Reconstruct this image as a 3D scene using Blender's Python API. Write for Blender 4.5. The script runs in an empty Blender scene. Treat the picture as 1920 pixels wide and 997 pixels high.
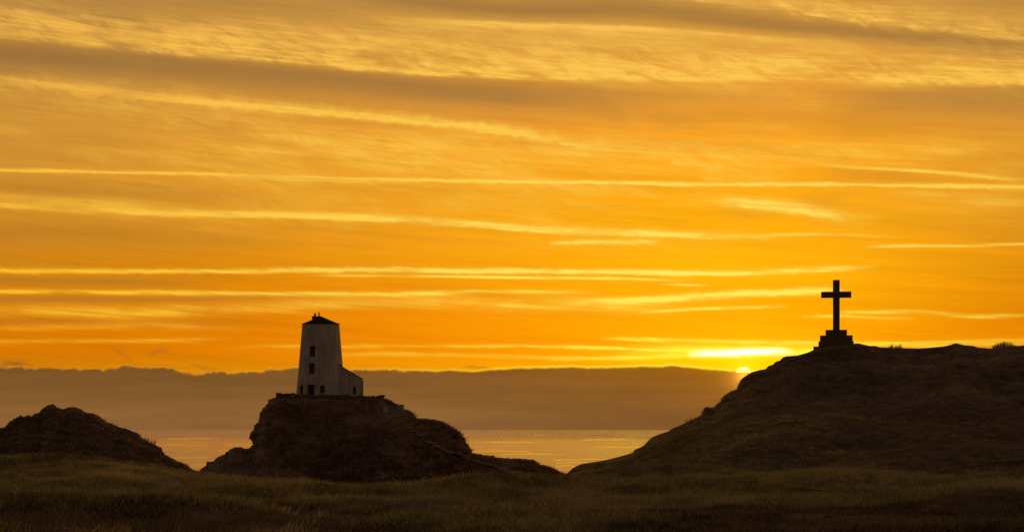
import bpy, bmesh, math, random
import numpy as np
from mathutils import Vector, Matrix

random.seed(7)
RNG = np.random.default_rng(11)
scene = bpy.context.scene
COL = scene.collection
R = math.radians

# ------------------------------------------------------------------ camera
FPX = 3583.0            # focal length in photo pixels (1920 wide)
HOR = 805.0             # photo row of the sea horizon
CAMZ = 10.0             # eye height above the sea (m)
cam_d = bpy.data.cameras.new('camera')
cam_d.sensor_width = 36.0
cam_d.lens = 36.0 * FPX / 1920.0
cam_d.shift_y = (HOR - 498.5) / 1920.0
cam_d.clip_start = 0.5
cam_d.clip_end = 200000.0
cam = bpy.data.objects.new('camera', cam_d)
COL.objects.link(cam)
cam.location = (0, 0, CAMZ)
cam.rotation_euler = (R(90), 0, 0)
scene.camera = cam

# sun position (a sliver above the cloud bank, right of the middle)
SUN_AZ = math.atan((1394 - 960) / FPX)
SUN_EL = math.atan((HOR - 705) / FPX * math.cos(SUN_AZ))

# ------------------------------------------------------------------ colour tools
def lin(c):
    out = []
    for v in c:
        v = v / 255.0
        out.append(v / 12.92 if v <= 0.04045 else ((v + 0.055) / 1.055) ** 2.4)
    return tuple(out)

class X:
    """a float socket with arithmetic"""
    def __init__(self, s): self.s = s
    def __add__(self, o): return M('ADD', self, o)
    __radd__ = __add__
    def __sub__(self, o): return M('SUBTRACT', self, o)
    def __rsub__(self, o): return M('SUBTRACT', o, self)
    def __mul__(self, o): return M('MULTIPLY', self, o)
    __rmul__ = __mul__
    def __truediv__(self, o): return M('DIVIDE', self, o)
NT = None
def node(t): return NT.nodes.new(t)
def put(sock, v):
    if isinstance(v, X): NT.links.new(v.s, sock)
    elif isinstance(v, bpy.types.NodeSocket): NT.links.new(v, sock)
    else: sock.default_value = v
def M(op, *a, clamp=False):
    n = node('ShaderNodeMath'); n.operation = op; n.use_clamp = clamp
    for i, v in enumerate(a): put(n.inputs[i], v)
    return X(n.outputs[0])
def sstep(x, a, b):
    n = node('ShaderNodeMapRange'); n.interpolation_type = 'SMOOTHSTEP'
    put(n.inputs[0], x); put(n.inputs[1], a); put(n.inputs[2], b); n.inputs[3].default_value = 0; n.inputs[4].default_value = 1
    return X(n.outputs[0])
def noise(x, y, z, detail=3, rough=0.5, dist=0.0):
    c = node('ShaderNodeCombineXYZ'); put(c.inputs[0], x); put(c.inputs[1], y); put(c.inputs[2], z)
    n = node('ShaderNodeTexNoise'); n.inputs['Scale'].default_value = 1
    n.inputs['Detail'].default_value = detail; n.inputs['Roughness'].default_value = rough; n.inputs['Distortion'].default_value = dist
    NT.links.new(c.outputs[0], n.inputs['Vector'])
    return X(n.outputs['Fac'])
def ramp(x, stops):
    n = node('ShaderNodeValToRGB'); e = n.color_ramp.elements
    stops = sorted(stops, key=lambda s: s[0])
    while len(e) < len(stops): e.new(0.5)
    for i, (p, c) in enumerate(stops):
        e[i].position = p
    for i, (p, c) in enumerate(stops):
        e[i].color = (c[0], c[1], c[2], 1)
    put(n.inputs[0], x)
    return n.outputs[0]
def mixc(f, a, b, mode='MIX'):
    n = node('ShaderNodeMix'); n.data_type = 'RGBA'; n.blend_type = mode; n.clamp_factor = True
    put(n.inputs[0], f)
    for i, v in ((6, a), (7, b)):
        if isinstance(v, (tuple, list)): n.inputs[i].default_value = (v[0], v[1], v[2], 1)
        else: put(n.inputs[i], v)
    return n.outputs[2]
def scalec(c, f):
    n = node('ShaderNodeVectorMath'); n.operation = 'SCALE'
    if isinstance(c, (tuple, list)): n.inputs[0].default_value = c[:3]
    else: put(n.inputs[0], c)
    put(n.inputs[3], f)
    return n.outputs[0]

# ------------------------------------------------------------------ sky (world)
# Sky directions are azimuth U and elevation E, both in units of 1/FPX radian.
def dirUE(px, v):
    a = math.atan((px - 960) / FPX)
    e = math.atan((HOR - v) / FPX * math.cos(a))
    return a * FPX + 960, e * FPX

def build_world():
    global NT
    w = bpy.data.worlds.new('World'); scene.world = w; w.use_nodes = True
    NT = w.node_tree; NT.nodes.clear()
    tc = node('ShaderNodeTexCoord')
    nrm = node('ShaderNodeVectorMath'); nrm.operation = 'NORMALIZE'; NT.links.new(tc.outputs['Generated'], nrm.inputs[0])
    sp = node('ShaderNodeSeparateXYZ'); NT.links.new(nrm.outputs[0], sp.inputs[0])
    dx, dy, dz = X(sp.outputs[0]), X(sp.outputs[1]), X(sp.outputs[2])
    U = M('ARCTAN2', dx, dy) * FPX + 960.0
    E = M('ARCSINE', dz) * FPX
    su, se = SUN_AZ * FPX + 960, SUN_EL * FPX
    # angle to the sun
    sd = (math.sin(SUN_AZ) * math.cos(SUN_EL), math.cos(SUN_AZ) * math.cos(SUN_EL), math.sin(SUN_EL))
    cosg = dx * sd[0] + dy * sd[1] + dz * sd[2]
    # shared cloud-grain fields (streaks drawn out along the wind, slightly tilted)
    Et = E + (U - 960.0) * 0.07
    n_str = noise(U / 520.0, Et / 26.0, 3.1, 4, 0.55)
    n_fin = noise(U / 150.0, Et / 9.0, 8.7, 4, 0.6)
    Eb = E + (U - 960.0) * 0.13
    n_wsp = noise(U / 190.0, Eb / 17.0, 1.3, 5, 0.62, 0.5)
    n_fil = noise(U / 240.0, Et / 5.0, 6.4, 3, 0.6)
    n_fth = noise(U / 85.0, (E + (U - 960.0) * 0.30) / 24.0, 9.1, 5, 0.66, 1.1)
    n_big = noise(U / 900.0, Et / 120.0, 5.5, 2, 0.5)
    n_rag = noise(U / 22.0, E / 30.0, 2.2, 3, 0.6)
    # base gradients: away from the sun and towards it
    EM = 5700.0
    far = [(0, (165, 112, 55)), (100, (204, 122, 14)), (150, (216, 119, 0)), (220, (208, 118, 2)), (300, (204, 128, 14)),
           (400, (205, 139, 44)), (480, (206, 144, 50)), (560, (200, 141, 54)), (660, (180, 131, 61)), (800, (174, 128, 65)),
           (1100, (168, 128, 72)), (1900, (122, 102, 78)), (3200, (92, 84, 80)), (5700, (72, 70, 76))]
    near = [(0, (190, 120, 40)), (100, (255, 168, 0)), (150, (255, 140, 0)), (220, (255, 145, 0)), (300, (255, 158, 0)),
            (400, (255, 166, 4)), (480, (255, 166, 14)), (560, (252, 165, 38)), (640, (236, 158, 50)), (800, (206, 152, 64)),
            (1100, (180, 135, 72)), (1900, (128, 105, 78)), (3200, (92, 84, 80)), (5700, (72, 70, 76))]
    Ep = E + (n_big - 0.5) * 90.0
    t = M('DIVIDE', Ep, EM, clamp=True)
    def half(st): return ramp(t, [(p / EM, lin(c)) for p, c in st])
    dU = U - su
    du = dU / M('MULTIPLY_ADD', M('GREATER_THAN', dU, 0.0), -420.0, 980.0)
    wn = M('EXPONENT', 0.0 - du * du)
    wn = M('MULTIPLY', wn, 1.0, clamp=True)
    col = mixc(wn, half(far), half(near))
    # general cirrus grain
    g = 0.62 + n_str * 0.40 + n_fin * 0.18 + n_fil * 0.16
    col = scalec(col, g)

    def ramp2(t, pos_, r_, g_):
        """two channels drawn as curves over t"""
        n = node('ShaderNodeRGBCurve'); mp = n.mapping; mp.use_clip = False
        for ch, ys in ((0, r_), (1, g_)):
            pts = mp.curves[ch].points
            for i, (p, y) in enumerate(zip(pos_, ys)):
                q = pts[i] if i < 2 else pts.new(p, y)
                if i < 2: q.location = (p, y)
            for q in pts: q.handle_type = 'VECTOR'
        mp.update()
        put(n.inputs['Color'], t)
        s = node('ShaderNodeSeparateColor'); NT.links.new(n.outputs[0], s.inputs[0])
        return X(s.outputs[0]), X(s.outputs[1])
    dfin = (n_fin - 0.5); drag = (n_rag - 0.5)
    E_soft = E + dfin * 5.0 + (n_str - 0.5) * 8.0 + (n_fth - 0.5) * 5.0                      # grain that frays every streak a little
    E_fray = E_soft + drag * 4.0
    E_rag = E_soft + drag * 15.0
    n_brk = noise(U / 150.0, E / 40.0, 12.5, 3, 0.6)
    f_fine = (0.80 + 0.55 * n_fin) * (0.62 + 0.85 * sstep(n_fil, 0.25, 0.72)) * (0.45 + 0.8 * sstep(n_brk, 0.32, 0.58))
    f_soft = 0.75 + 0.5 * n_str
    s_wsp = sstep(n_wsp, 0.34, 0.64)
    s_fth = sstep(n_fth, 0.36, 0.62)
    f_wisp = [None, (s_wsp * 0.35 + 0.65) * f_fine, (s_wsp * 0.45 + s_fth * 0.55 + 0.12) * f_fine]
    def band(pts, wd, wu, rag=0.0, wisp=0.0, fine=0.5):
        q = [(dirUE(p[0], p[1]) + (p[2],)) for p in pts]
        u = np.array([a[0] for a in q]); e = np.array([a[1] for a in q]); am = np.array([a[2] for a in q])
        u0, u1 = u[0], u[-1]
        xs = np.linspace(u0, u1, 24)
        def sm(y):
            d = np.gradient(y, u)
            k = np.clip(np.searchsorted(u, xs) - 1, 0, len(u) - 2)
            h = u[k + 1] - u[k]; s = (xs - u[k]) / h
            return ((2*s**3-3*s**2+1)*y[k] + (s**3-2*s**2+s)*h*d[k] + (-2*s**3+3*s**2)*y[k+1] + (s**3-s**2)*h*d[k+1])
        ce = sm(e); ca = np.interp(xs, u, am)
        tt = M('DIVIDE', U - float(u0), float(u1 - u0), clamp=True)
        cen, amp = ramp2(tt, (xs - u0) / (u1 - u0), np.clip(ce, 0, 999) / 1000.0, ca)
        Ez = E_rag if rag > 6 else E_fray if rag > 1.5 else E_soft if min(wd, wu) > 2.8 else E
        d = M('MULTIPLY_ADD', cen, -1000.0, Ez)
        if wu != wd:
            k = d / M('MULTIPLY_ADD', M('GREATER_THAN', d, 0.0), float(wu - wd), float(wd))
        else: k = d * (1.0 / wd)
        m = M('POWER', 0.3679, k * k) * amp
        f = f_soft if fine == .3 else f_wisp[2] if wisp > .5 else f_wisp[1] if wisp > .12 else f_fine
        return m * f

    dark_hi = lin((158, 114, 58)); dark_lo = lin((182, 120, 36))
    darks = [
        ([(-900, 85, .8), (0, 100, .95), (300, 120, .9), (600, 145, .8), (900, 172, .8), (1100, 180, .55), (1300, 185, .22), (1500, 180, .12), (1700, 185, .6), (1920, 186, .6), (2600, 190, 0)], 34, 24, dark_hi, .15),
        ([(450, -30, 0), (700, -6, .7), (960, 20, .8), (1200, 20, .8), (1400, 42, .8), (1600, 62, .8), (1800, 78, .8), (1920, 88, .6), (2500, 110, 0)], 17, 20, dark_hi, .2),
        ([(-700, 430, 0), (0, 436, .5), (300, 442, .4), (600, 450, 0)], 26, 22, dark_lo, 0),
        ([(-700, 522, 0), (0, 524, .8), (250, 528, .7), (450, 530, 0)], 8, 6, dark_lo, 0),
        ([(-700, 560, 0), (0, 562, .7), (300, 562, .7), (500, 560, .4), (640, 560, 0)], 6, 7, dark_lo, 0),
        ([(-500, 603, 0), (0, 603, .4), (400, 606, .3), (520, 606, 0)], 5, 5, dark_lo, 0),
        ([(-500, 348, 0), (0, 352, .6), (300, 364, .5), (600, 378, 0)], 14, 16, dark_lo, 0),
        ([(1180, 215, 0), (1350, 215, .35), (1600, 225, .5), (1700, 235, .3), (1850, 225, 0)], 25, 20, lin((205, 135, 35)), .5),
        ([(1700, 300, 0), (1820, 295, .5), (1920, 290, .6), (2400, 280, 0)], 10, 12, lin((215, 138, 25)), .2),
        ([(1050, 160, 0), (1110, 190, .35), (1150, 210, .35), (1200, 240, 0)], 25, 25, lin((190, 130, 50)), .6),
    ]
    ht = M('DIVIDE', E, 800.0, clamp=True)
    st_far = ramp(ht, [(0, lin((240, 160, 40))), (.35, lin((255, 180, 30))), (.6, lin((255, 188, 55))), (1, lin((250, 187, 80)))])
    st_near = ramp(ht, [(0, lin((255, 215, 0))), (.2, lin((255, 240, 70))), (.4, lin((255, 236, 100))), (.65, lin((255, 208, 78))), (1, lin((252, 190, 80)))])
    scol = mixc(wn, st_far, st_near)
    lights = [
        ([(-900, 40, 0), (0, 68, .5), (200, 90, .65), (450, 104, .8), (800, 136, .95), (1100, 147, 1), (1500, 147, 1), (1700, 155, 1), (1920, 157, 1), (2800, 150, 0)], 5, 46, 3, .55, .5),
        ([(1150, -14, 0), (1300, 0, .7), (1420, 14, .8), (1640, 44, .8), (1800, 58, .7), (1920, 74, .5), (2600, 100, 0)], 6, 34, 2, .6, .5),
        ([(-600, 10, 0), (0, 36, .5), (300, 56, .45), (600, 72, .45), (900, 94, .45), (1300, 105, .5), (1500, 110, 0)], 26, 22, 2, .75, .5),
        ([(640, 28, 0), (800, 40, .4), (960, 46, .75), (1150, 52, .75), (1300, 60, .6), (1480, 74, .5), (1620, 82, 0)], 14, 4, 2, .4, .4),
        ([(-500, 130, 0), (0, 152, .4), (160, 172, .55), (330, 189, .7), (500, 202, .75), (650, 215, .85), (800, 231, .9), (950, 248, .9), (1100, 273, .85), (1200, 284, .6), (1300, 293, 0)], 6, 10, 9, .15, .5),
        ([(-300, 160, 0), (0, 185, .15), (400, 240, .32), (700, 285, .5), (900, 310, .3), (1100, 330, 0)], 34, 34, 0, .8, .5),
        ([(150, 300, 0), (500, 285, .3), (900, 265, .3), (1200, 300, .35), (1500, 285, .4), (1750, 285, .3), (1950, 280, 0)], 22, 18, 0, .7, .5),
        ([(-900, 312, 0), (0, 319, .8), (200, 322, .85), (400, 328, .95), (600, 334, 1), (960, 340, 1), (1300, 346, 1), (1600, 347, 1), (1920, 351, .95), (2700, 358, 0)], 2.6, 3.4, 3, 0, .3),
        ([(350, 329, 0), (500, 336, .5), (650, 341, .5), (800, 344, 0)], 3, 3, 3, 0, .3),
        ([(-600, 366, 0), (0, 386, .6), (200, 398, .7), (400, 403, .8), (600, 407, .9), (750, 413, 1), (900, 424, 1), (1050, 434, 1), (1200, 440, .8), (1350, 445, .6), (1460, 448, 0)], 4, 8, 5, .1, .4),
        ([(-300, 350, 0), (0, 374, .5), (200, 388, .5), (400, 400, 0)], 8, 14, 0, .4, .4),
        ([(1025, 457, 0), (1080, 455, .95), (1150, 454, 1), (1200, 453, .9), (1240, 453, 0)], 4, 4, 2, 0, .3),
        ([(-800, 505, 0), (0, 508, .75), (400, 510, .7), (600, 507, .7), (900, 508, .9), (1100, 510, .95), (1300, 513, .95), (1450, 510, .8), (1560, 505, .7), (1650, 502, 0)], 3.5, 5, 2, 0, .5),
        ([(550, 516, 0), (700, 517, .6), (960, 520, .75), (1150, 522, .8), (1310, 526, 0)], 2.4, 2.4, 1, 0, .4),
        ([(1230, 532, 0), (1290, 534, .6), (1335, 535, 0)], 2, 2, 0, 0, .3),
        ([(-800, 544, 0), (0, 546, .8), (300, 548, .75), (700, 551, .65), (960, 547, .7), (1130, 548, 0)], 4, 4, 1, 0, .4),
        ([(-600, 575, 0), (0, 582, .5), (250, 587, .55), (500, 577, .4), (700, 566, .3), (960, 570, .45), (1150, 575, .35), (1300, 580, 0)], 10, 12, 0, .3, .5),
        ([(-600, 620, 0), (0, 616, .35), (300, 610, .35), (480, 622, 0)], 5, 6, 0, 0, .5),
        ([(-500, 634, 0), (0, 640, .4), (300, 638, .4), (450, 634, 0)], 4, 4, 0, 0, .5),
        ([(1060, 567, 0), (1140, 565, .6), (1200, 563, .9), (1270, 559, 1), (1350, 554, 1), (1450, 549, 1), (1530, 545, .8), (1590, 544, 0)], 6, 6, 4, 0, .5),
        ([(1190, 587, 0), (1270, 581, .6), (1340, 578, .8), (1420, 576, .6), (1480, 574, 0)], 2.5, 3, 1, 0, .4),
        ([(1500, 594, 0), (1580, 592, .7), (1660, 596, .7), (1720, 597, 0)], 2.5, 2.5, 0, 0, .4),
        ([(1560, 585, 0), (1610, 585, .6), (1740, 586, .6), (1800, 592, .6), (1920, 593, .5), (2300, 595, 0)], 3, 3, 0, 0, .4),
        ([(420, 650, 0), (560, 648, .35), (640, 648, .45), (800, 649, .35), (960, 648, .5), (1080, 650, .85), (1200, 655, .9), (1300, 657, 1), (1420, 660, 0)], 3, 3, 0, 0, .4),
        ([(600, 664, 0), (700, 663, .3), (900, 666, .25), (1100, 672, .5), (1250, 668, .6), (1350, 666, 0)], 4, 4, 0, 0, .4),
        ([(1120, 634, 0), (1180, 635, .8), (1260, 637, .9), (1340, 640, 1), (1450, 642, .9), (1530, 643, .7), (1700, 642, .45), (1920, 636, .45), (2300, 632, 0)], 3.5, 3, 1, 0, .4),
        ([(1560, 652, 0), (1640, 645, .5), (1750, 648, .5), (1920, 642, .4), (2300, 640, 0)], 4, 4, 0, 0, .4),
        ([(1150, 662, 0), (1250, 659, .5), (1350, 660, 1), (1450, 658, 1), (1530, 655, .8), (1620, 655, 0)], 9, 13, 2, 0, .5),
        ([(1620, 463, 0), (1680, 461, .7), (1800, 461, .65), (1920, 457, .65), (2300, 452, 0)], 2.6, 2.6, 1, 0, .4),
        ([(1500, 303, 0), (1560, 310, .5), (1660, 317, .65), (1760, 324, .65), (1860, 335, .5), (1960, 344, 0)], 3, 4, 2, 0, .4),
        ([(1250, 366, 0), (1350, 378, .6), (1430, 384, .85), (1500, 394, .85), (1580, 407, .6), (1660, 414, 0)], 9, 12, 5, .55, .6),
        ([(1300, 446, 0), (1400, 442, .4), (1560, 440, .4), (1700, 446, 0)], 2.5, 3, 1, 0, .4),
        ([(1640, 362, 0), (1740, 368, .35), (1860, 378, .35), (2000, 384, 0)], 6, 8, 3, .5, .5),
    ]
    def streaks(col, e0, e1):
        """all the bands that reach into the elevations e0..e1"""
        def reach(pts, wd, wu):
            es = [dirUE(p[0], p[1])[1] for p in pts]
            return max(es) + 2.8 * wu + 14 > e0 and min(es) - 2.8 * wd - 14 < e1
        for pts, wd, wu, c, wi in darks:
            if reach(pts, wd, wu): col = mixc(band(pts, wd, wu, 0, wi, .3), col, c)
        for pts, wd, wu, rag, wi, fi in lights:
            if reach(pts, wd, wu): col = mixc(band(pts, wd, wu, rag, wi, .5), col, scol)
        return col
    gw = (U - (su - 40.0)) / 430.0; gv = (E - (se + 120.0)) / 170.0
    col = mixc(1.0, col, scalec((0.08, 0.15, 0.0), M('EXPONENT', 0.0 - (gw * gw + gv * gv))), 'ADD')
    # scattered cirrus and greyer gaps between the named streaks
    n_cov = noise(U / 300.0, Et / 62.0, 15.5, 3, 0.55)
    up_w = sstep(E, 300.0, 480.0) * (1.0 - sstep(E, 620.0, 900.0) * 0.6)
    cir = sstep(n_cov, 0.47, 0.66) * (s_fth * 0.6 + s_wsp * 0.4)
    col = mixc(cir * up_w * 0.38, col, scol)
    gap = (1.0 - sstep(n_cov, 0.30, 0.47)) * up_w
    col = mixc(gap * 0.32, col, lin((196, 132, 40)))
    base = col
    Z1, Z2, Z3 = 215.0, 430.0, 900.0
    # glow of the thin cloud close to the sun, then the disc itself
    col = streaks(base, -50, Z1)
    gu = (U - su) / 190.0; ge = (E - (se + 22.0)) / 46.0
    glow = M('EXPONENT', 0.0 - (gu * gu + ge * ge))
    col = mixc(1.0, col, scalec((0.42, 0.34, 0.0), glow * (0.25 + n_str * 1.2)), 'ADD')
    wm = band([(1285, 664, 0), (1320, 662, .8), (1360, 661, 1), (1420, 659, 1), (1452, 658, .7), (1490, 659, 0)], 4.8, 4.4, 1, 0, .2)
    col = mixc(wm * 1.1, col, (1.7, 1.5, 1.0))
    rs = M('SQRT', (U - su) * (U - su) + (E - se) * (E - se))
    disc = 1.0 - sstep(rs, 14.0, 18.0)
    col = mixc(disc, col, (6.0, 4.2, 1.2))
    # scraps of low cloud over the bank
    for pts, wd, wu, a in (([(-60, 688, 0), (5, 684, .8), (20, 681, .9), (38, 682, .8), (66, 688, 0)], 3, 5, .8),
                           ([(265, 666, 0), (285, 664, .35), (300, 660, .6), (312, 660, .6), (322, 666, 0)], 4, 6, .7),
                           ([(205, 652, 0), (220, 660, .35), (240, 672, .3), (250, 678, 0)], 4, 4, .7),
                           ([(352, 684, 0), (368, 687, .8), (395, 693, .7), (420, 697, 0)], 2.5, 3, .8),
                           ([(858, 692, 0), (885, 687, .5), (912, 690, .6), (930, 696, 0)], 3, 4, .8)):
        col = mixc(band(pts, wd, wu, 8, .3, .6) * a, col, lin((140, 92, 38)))
    # cloud bank lying on the horizon
    ep = [(-2500, 700), (-700, 690), (0, 692), (45, 690), (90, 691), (120, 689), (150, 695), (185, 689), (210, 697), (240, 687), (262, 685), (305, 689), (330, 699), (400, 700),
          (480, 696), (520, 694), (580, 690), (640, 693), (760, 694), (860, 697), (920, 695), (960, 692), (1040, 689), (1130, 690), (1210, 688), (1265, 686), (1300, 690), (1350, 695), (1420, 698), (1700, 702), (3000, 698)]
    q = [dirUE(*p) if -700 <= p[0] <= 2600 else (p[0], HOR - p[1]) for p in ep]
    u = np.array([a[0] for a in q]); e = np.array([a[1] for a in q])
    a0, a1 = dirUE(-100, 690)[0], dirUE(2020, 690)[0]
    xs = np.linspace(a0, a1, 60); ys = np.interp(xs, u, e)
    tt = M('DIVIDE', U - a0, a1 - a0, clamp=True)
    bedge, _z = ramp2(tt, (xs - a0) / (a1 - a0), ys / 200.0, ys * 0)
    n_cu = noise(U / 26.0, E / 30.0, 7.7, 5, 0.58)
    left = 1.0 - sstep(U, 500.0, 1000.0)
    edge = bedge * 200.0 + (n_cu - 0.5) * (8.0 + left * 15.0)
    dE = E - edge
    rim = (dE - 2.0) / 2.2
    rimw = M('EXPONENT', 0.0 - rim * rim) * (0.03 + 0.95 * M('POWER', wn, 2.0))
    col = mixc(rimw, col, scol)
    bank = 1.0 - sstep(dE, -3.0, 3.4)
    bt = M('DIVIDE', E, 130.0, clamp=True)
    bk_far = ramp(bt, [(0, lin((140, 98, 53))), (.18, lin((142, 99, 53))), (.30, lin((142, 97, 50))), (.45, lin((132, 91, 46))), (.7, lin((126, 86, 42))), (1, lin((126, 84, 38)))])
    bk_near = ramp(bt, [(0, lin((128, 86, 42))), (.3, lin((130, 86, 38))), (.6, lin((140, 90, 32))), (.85, lin((148, 92, 22))), (1, lin((158, 96, 16)))])
    dn = (U - su) / 420.0
    bkc = mixc(M('EXPONENT', 0.0 - dn * dn), bk_far, bk_near)
    bkc = scalec(bkc, 0.72 + 0.56 * noise(U / 230.0, E / 20.0, 4.0, 5, .58))
    col = mixc(bank, col, bkc)
    # aureole: forward scattering by the cloud right round the sun
    col = mixc(1.0, col, scalec((1.5, 0.66, 0.05), M('EXPONENT', rs / -12.0)), 'ADD')
    col = mixc(1.0, col, scalec((0.16, 0.055, 0.0), M('EXPONENT', rs / -60.0)), 'ADD')
    # the sky dims and greys away from the sun
    fall = sstep(cosg, -0.75, 0.93); k_fall = 0.62 + fall * 0.38; inv = 1.0 - fall
    grey = scalec(lin((118, 98, 84)), 0.85)
    def bgnode(c):
        c = scalec(mixc(inv, c, grey), k_fall)
        n = node('ShaderNodeBackground'); NT.links.new(c, n.inputs[0]); return n.outputs[0]
    def mixs(f, a_, b_):
        n = node('ShaderNodeMixShader'); put(n.inputs[0], f); NT.links.new(a_, n.inputs[1]); NT.links.new(b_, n.inputs[2]); return n.outputs[0]
    low = bgnode(col); mid = bgnode(streaks(base, Z1, Z2)); high = bgnode(streaks(base, Z2, Z3)); rest = bgnode(base)
    far_away = M('MAXIMUM', M('GREATER_THAN', E, Z3), M('LESS_THAN', M('COSINE', (U - 960.0) / FPX), 0.85))
    shade = mixs(M('LESS_THAN', E, Z1), mixs(M('LESS_THAN', E, Z2), mixs(far_away, high, rest), mid), low)
    # clear air behind the cloud veil
    sky = node('ShaderNodeTexSky'); sky.sky_type = 'NISHITA'; sky.sun_disc = False
    sky.sun_elevation = SUN_EL; sky.sun_rotation = SUN_AZ
    sky.dust_density = 3.0; sky.altitude = 10
    bg2 = node('ShaderNodeBackground'); NT.links.new(sky.outputs[0], bg2.inputs[0]); bg2.inputs[1].default_value = 0.05
    veil = node('ShaderNodeMixShader'); veil.inputs[0].default_value = 0.95
    NT.links.new(bg2.outputs[0], veil.inputs[1]); NT.links.new(shade, veil.inputs[2])
    out = node('ShaderNodeOutputWorld'); NT.links.new(veil.outputs[0], out.inputs[0])
    w.cycles.sampling_method = 'MANUAL'; w.cycles.sample_map_resolution = 512
build_world()

sun_d = bpy.data.lights.new('sun', 'SUN'); sun_d.energy = 0.6; sun_d.angle = R(0.53); sun_d.color = (1.0, 0.52, 0.18)
sun = bpy.data.objects.new('sun', sun_d); COL.objects.link(sun)
sun.rotation_euler = (R(90) - SUN_EL, 0, math.pi - SUN_AZ)
sun.location = (20, 60, 40)

vs = scene.view_settings
vs.view_transform = 'Standard'; vs.look = 'None'; vs.exposure = 0.0; vs.gamma = 1.0; vs.use_curve_mapping = False
scene.cycles.use_denoising = False
scene.cycles.max_bounces = 4; scene.cycles.diffuse_bounces = 2; scene.cycles.glossy_bounces = 2
scene.cycles.transmission_bounces = 2; scene.cycles.transparent_max_bounces = 4
scene.cycles.sample_clamp_indirect = 4.0

# ------------------------------------------------------------------ numpy noise
def _h(ix, iy, iz, s):
    h = (ix.astype(np.uint32) * np.uint32(374761393) + iy.astype(np.uint32) * np.uint32(668265263)
         + iz.astype(np.uint32) * np.uint32(2147483647) + np.uint32((s * 974634521) & 0xffffffff))
    h = (h ^ (h >> np.uint32(13))) * np.uint32(1274126177)
    h = (h ^ (h >> np.uint32(16))) * np.uint32(2246822519)
    return ((h ^ (h >> np.uint32(15))) & np.uint32(0xffffff)).astype(np.float64) / 0x7fffff - 1.0
def vnoise(x, y, z=None, s=0):
    if z is None: z = np.zeros_like(x)
    ix, iy, iz = np.floor(x).astype(np.int64), np.floor(y).astype(np.int64), np.floor(z).astype(np.int64)
    fx, fy, fz = x - ix, y - iy, z - iz
    f = lambda t: t * t * t * (t * (t * 6 - 15) + 10)
    fx, fy, fz = f(fx), f(fy), f(fz)
    r = 0
    for a in (0, 1):
        for b in (0, 1):
            for c in (0, 1):
                r = r + _h(ix + a, iy + b, iz + c, s) * (fx if a else 1 - fx) * (fy if b else 1 - fy) * (fz if c else 1 - fz)
    return r
def fbm(x, y, z=None, s=0, o=4, g=0.5):
    r, a, k = 0, 1.0, 1.0
    for i in range(o):
        r = r + a * vnoise(x * k, y * k, None if z is None else z * k, s + i * 17)
        a *= g; k *= 2.03
    return r
def ss(t, a=0.0, b=1.0):
    t = np.clip((t - a) / (b - a), 0, 1)
    return t * t * (3 - 2 * t)

# ------------------------------------------------------------------ materials
MATS = {}
def mat(name):
    global NT
    m = bpy.data.materials.new(name); m.use_nodes = True; NT = m.node_tree; NT.nodes.clear()
    MATS[name] = m
    return m
def pos():
    g = node('ShaderNodeNewGeometry'); return g.outputs['Position']
def tnoise(vec, scale, detail=4, rough=0.55, dist=0):
    n = node('ShaderNodeTexNoise'); n.inputs['Scale'].default_value = scale; n.inputs['Detail'].default_value = detail
    n.inputs['Roughness'].default_value = rough; n.inputs['Distortion'].default_value = dist
    NT.links.new(vec, n.inputs['Vector']); return X(n.outputs['Fac'])
def bsdf(col, rough=0.9, normal=None, spec=0.2):
    p = node('ShaderNodeBsdfPrincipled')
    put(p.inputs['Base Color'], col if not isinstance(col, tuple) else (*col, 1))
    put(p.inputs['Roughness'], rough); p.inputs['Specular IOR Level'].default_value = spec
    if normal is not None: NT.links.new(normal, p.inputs['Normal'])
    o = node('ShaderNodeOutputMaterial'); NT.links.new(p.outputs[0], o.inputs[0]); return p
def bump(h, strength=0.5, dist=0.1):
    b = node('ShaderNodeBump'); put(b.inputs['Height'], h); b.inputs['Strength'].default_value = strength; b.inputs['Distance'].default_value = dist
    return b.outputs[0]

def m_turf():
    m = mat('turf'); p = pos()
    n1 = tnoise(p, 0.16, 4); n2 = tnoise(p, 1.7, 5, .65); n3 = tnoise(p, 9, 3, .7)
    c = ramp(n1 * .5 + n2 * .5, [(.38, (.052, .032, .025)), (.5, (.12, .076, .052)), (.62, (.20, .135, .085))])
    bsdf(c, .95, bump(n2 * .6 + n3 * .4, .8, .12), .1)
m_turf()
def m_rock(name, c0, c1, c2):
    m = mat(name); p = pos()
    n1 = tnoise(p, .35, 4); n2 = tnoise(p, 2.2, 6, .65); n3 = tnoise(p, 11, 4, .7)
    c = ramp(n1 * .35 + n2 * .45 + n3 * .2, [(.32, c0), (.5, c1), (.66, c2)])
    bsdf(c, .92, bump(n2 * .6 + n3 * .5, .9, .18), .15)
m_rock('crag_rock', (.085, .058, .042), (.17, .115, .080), (.29, .205, .15))
m_rock('outcrop_rock', (.030, .022, .017), (.07, .048, .036), (.14, .10, .072))
m_rock('cross_stone', (.12, .08, .05), (.18, .125, .08), (.26, .185, .125))
m_rock('wall_stone', (.08, .055, .038), (.18, .13, .09), (.31, .235, .165))
m_rock('step_stone', (.16, .12, .09), (.29, .23, .175), (.44, .36, .28))
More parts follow.
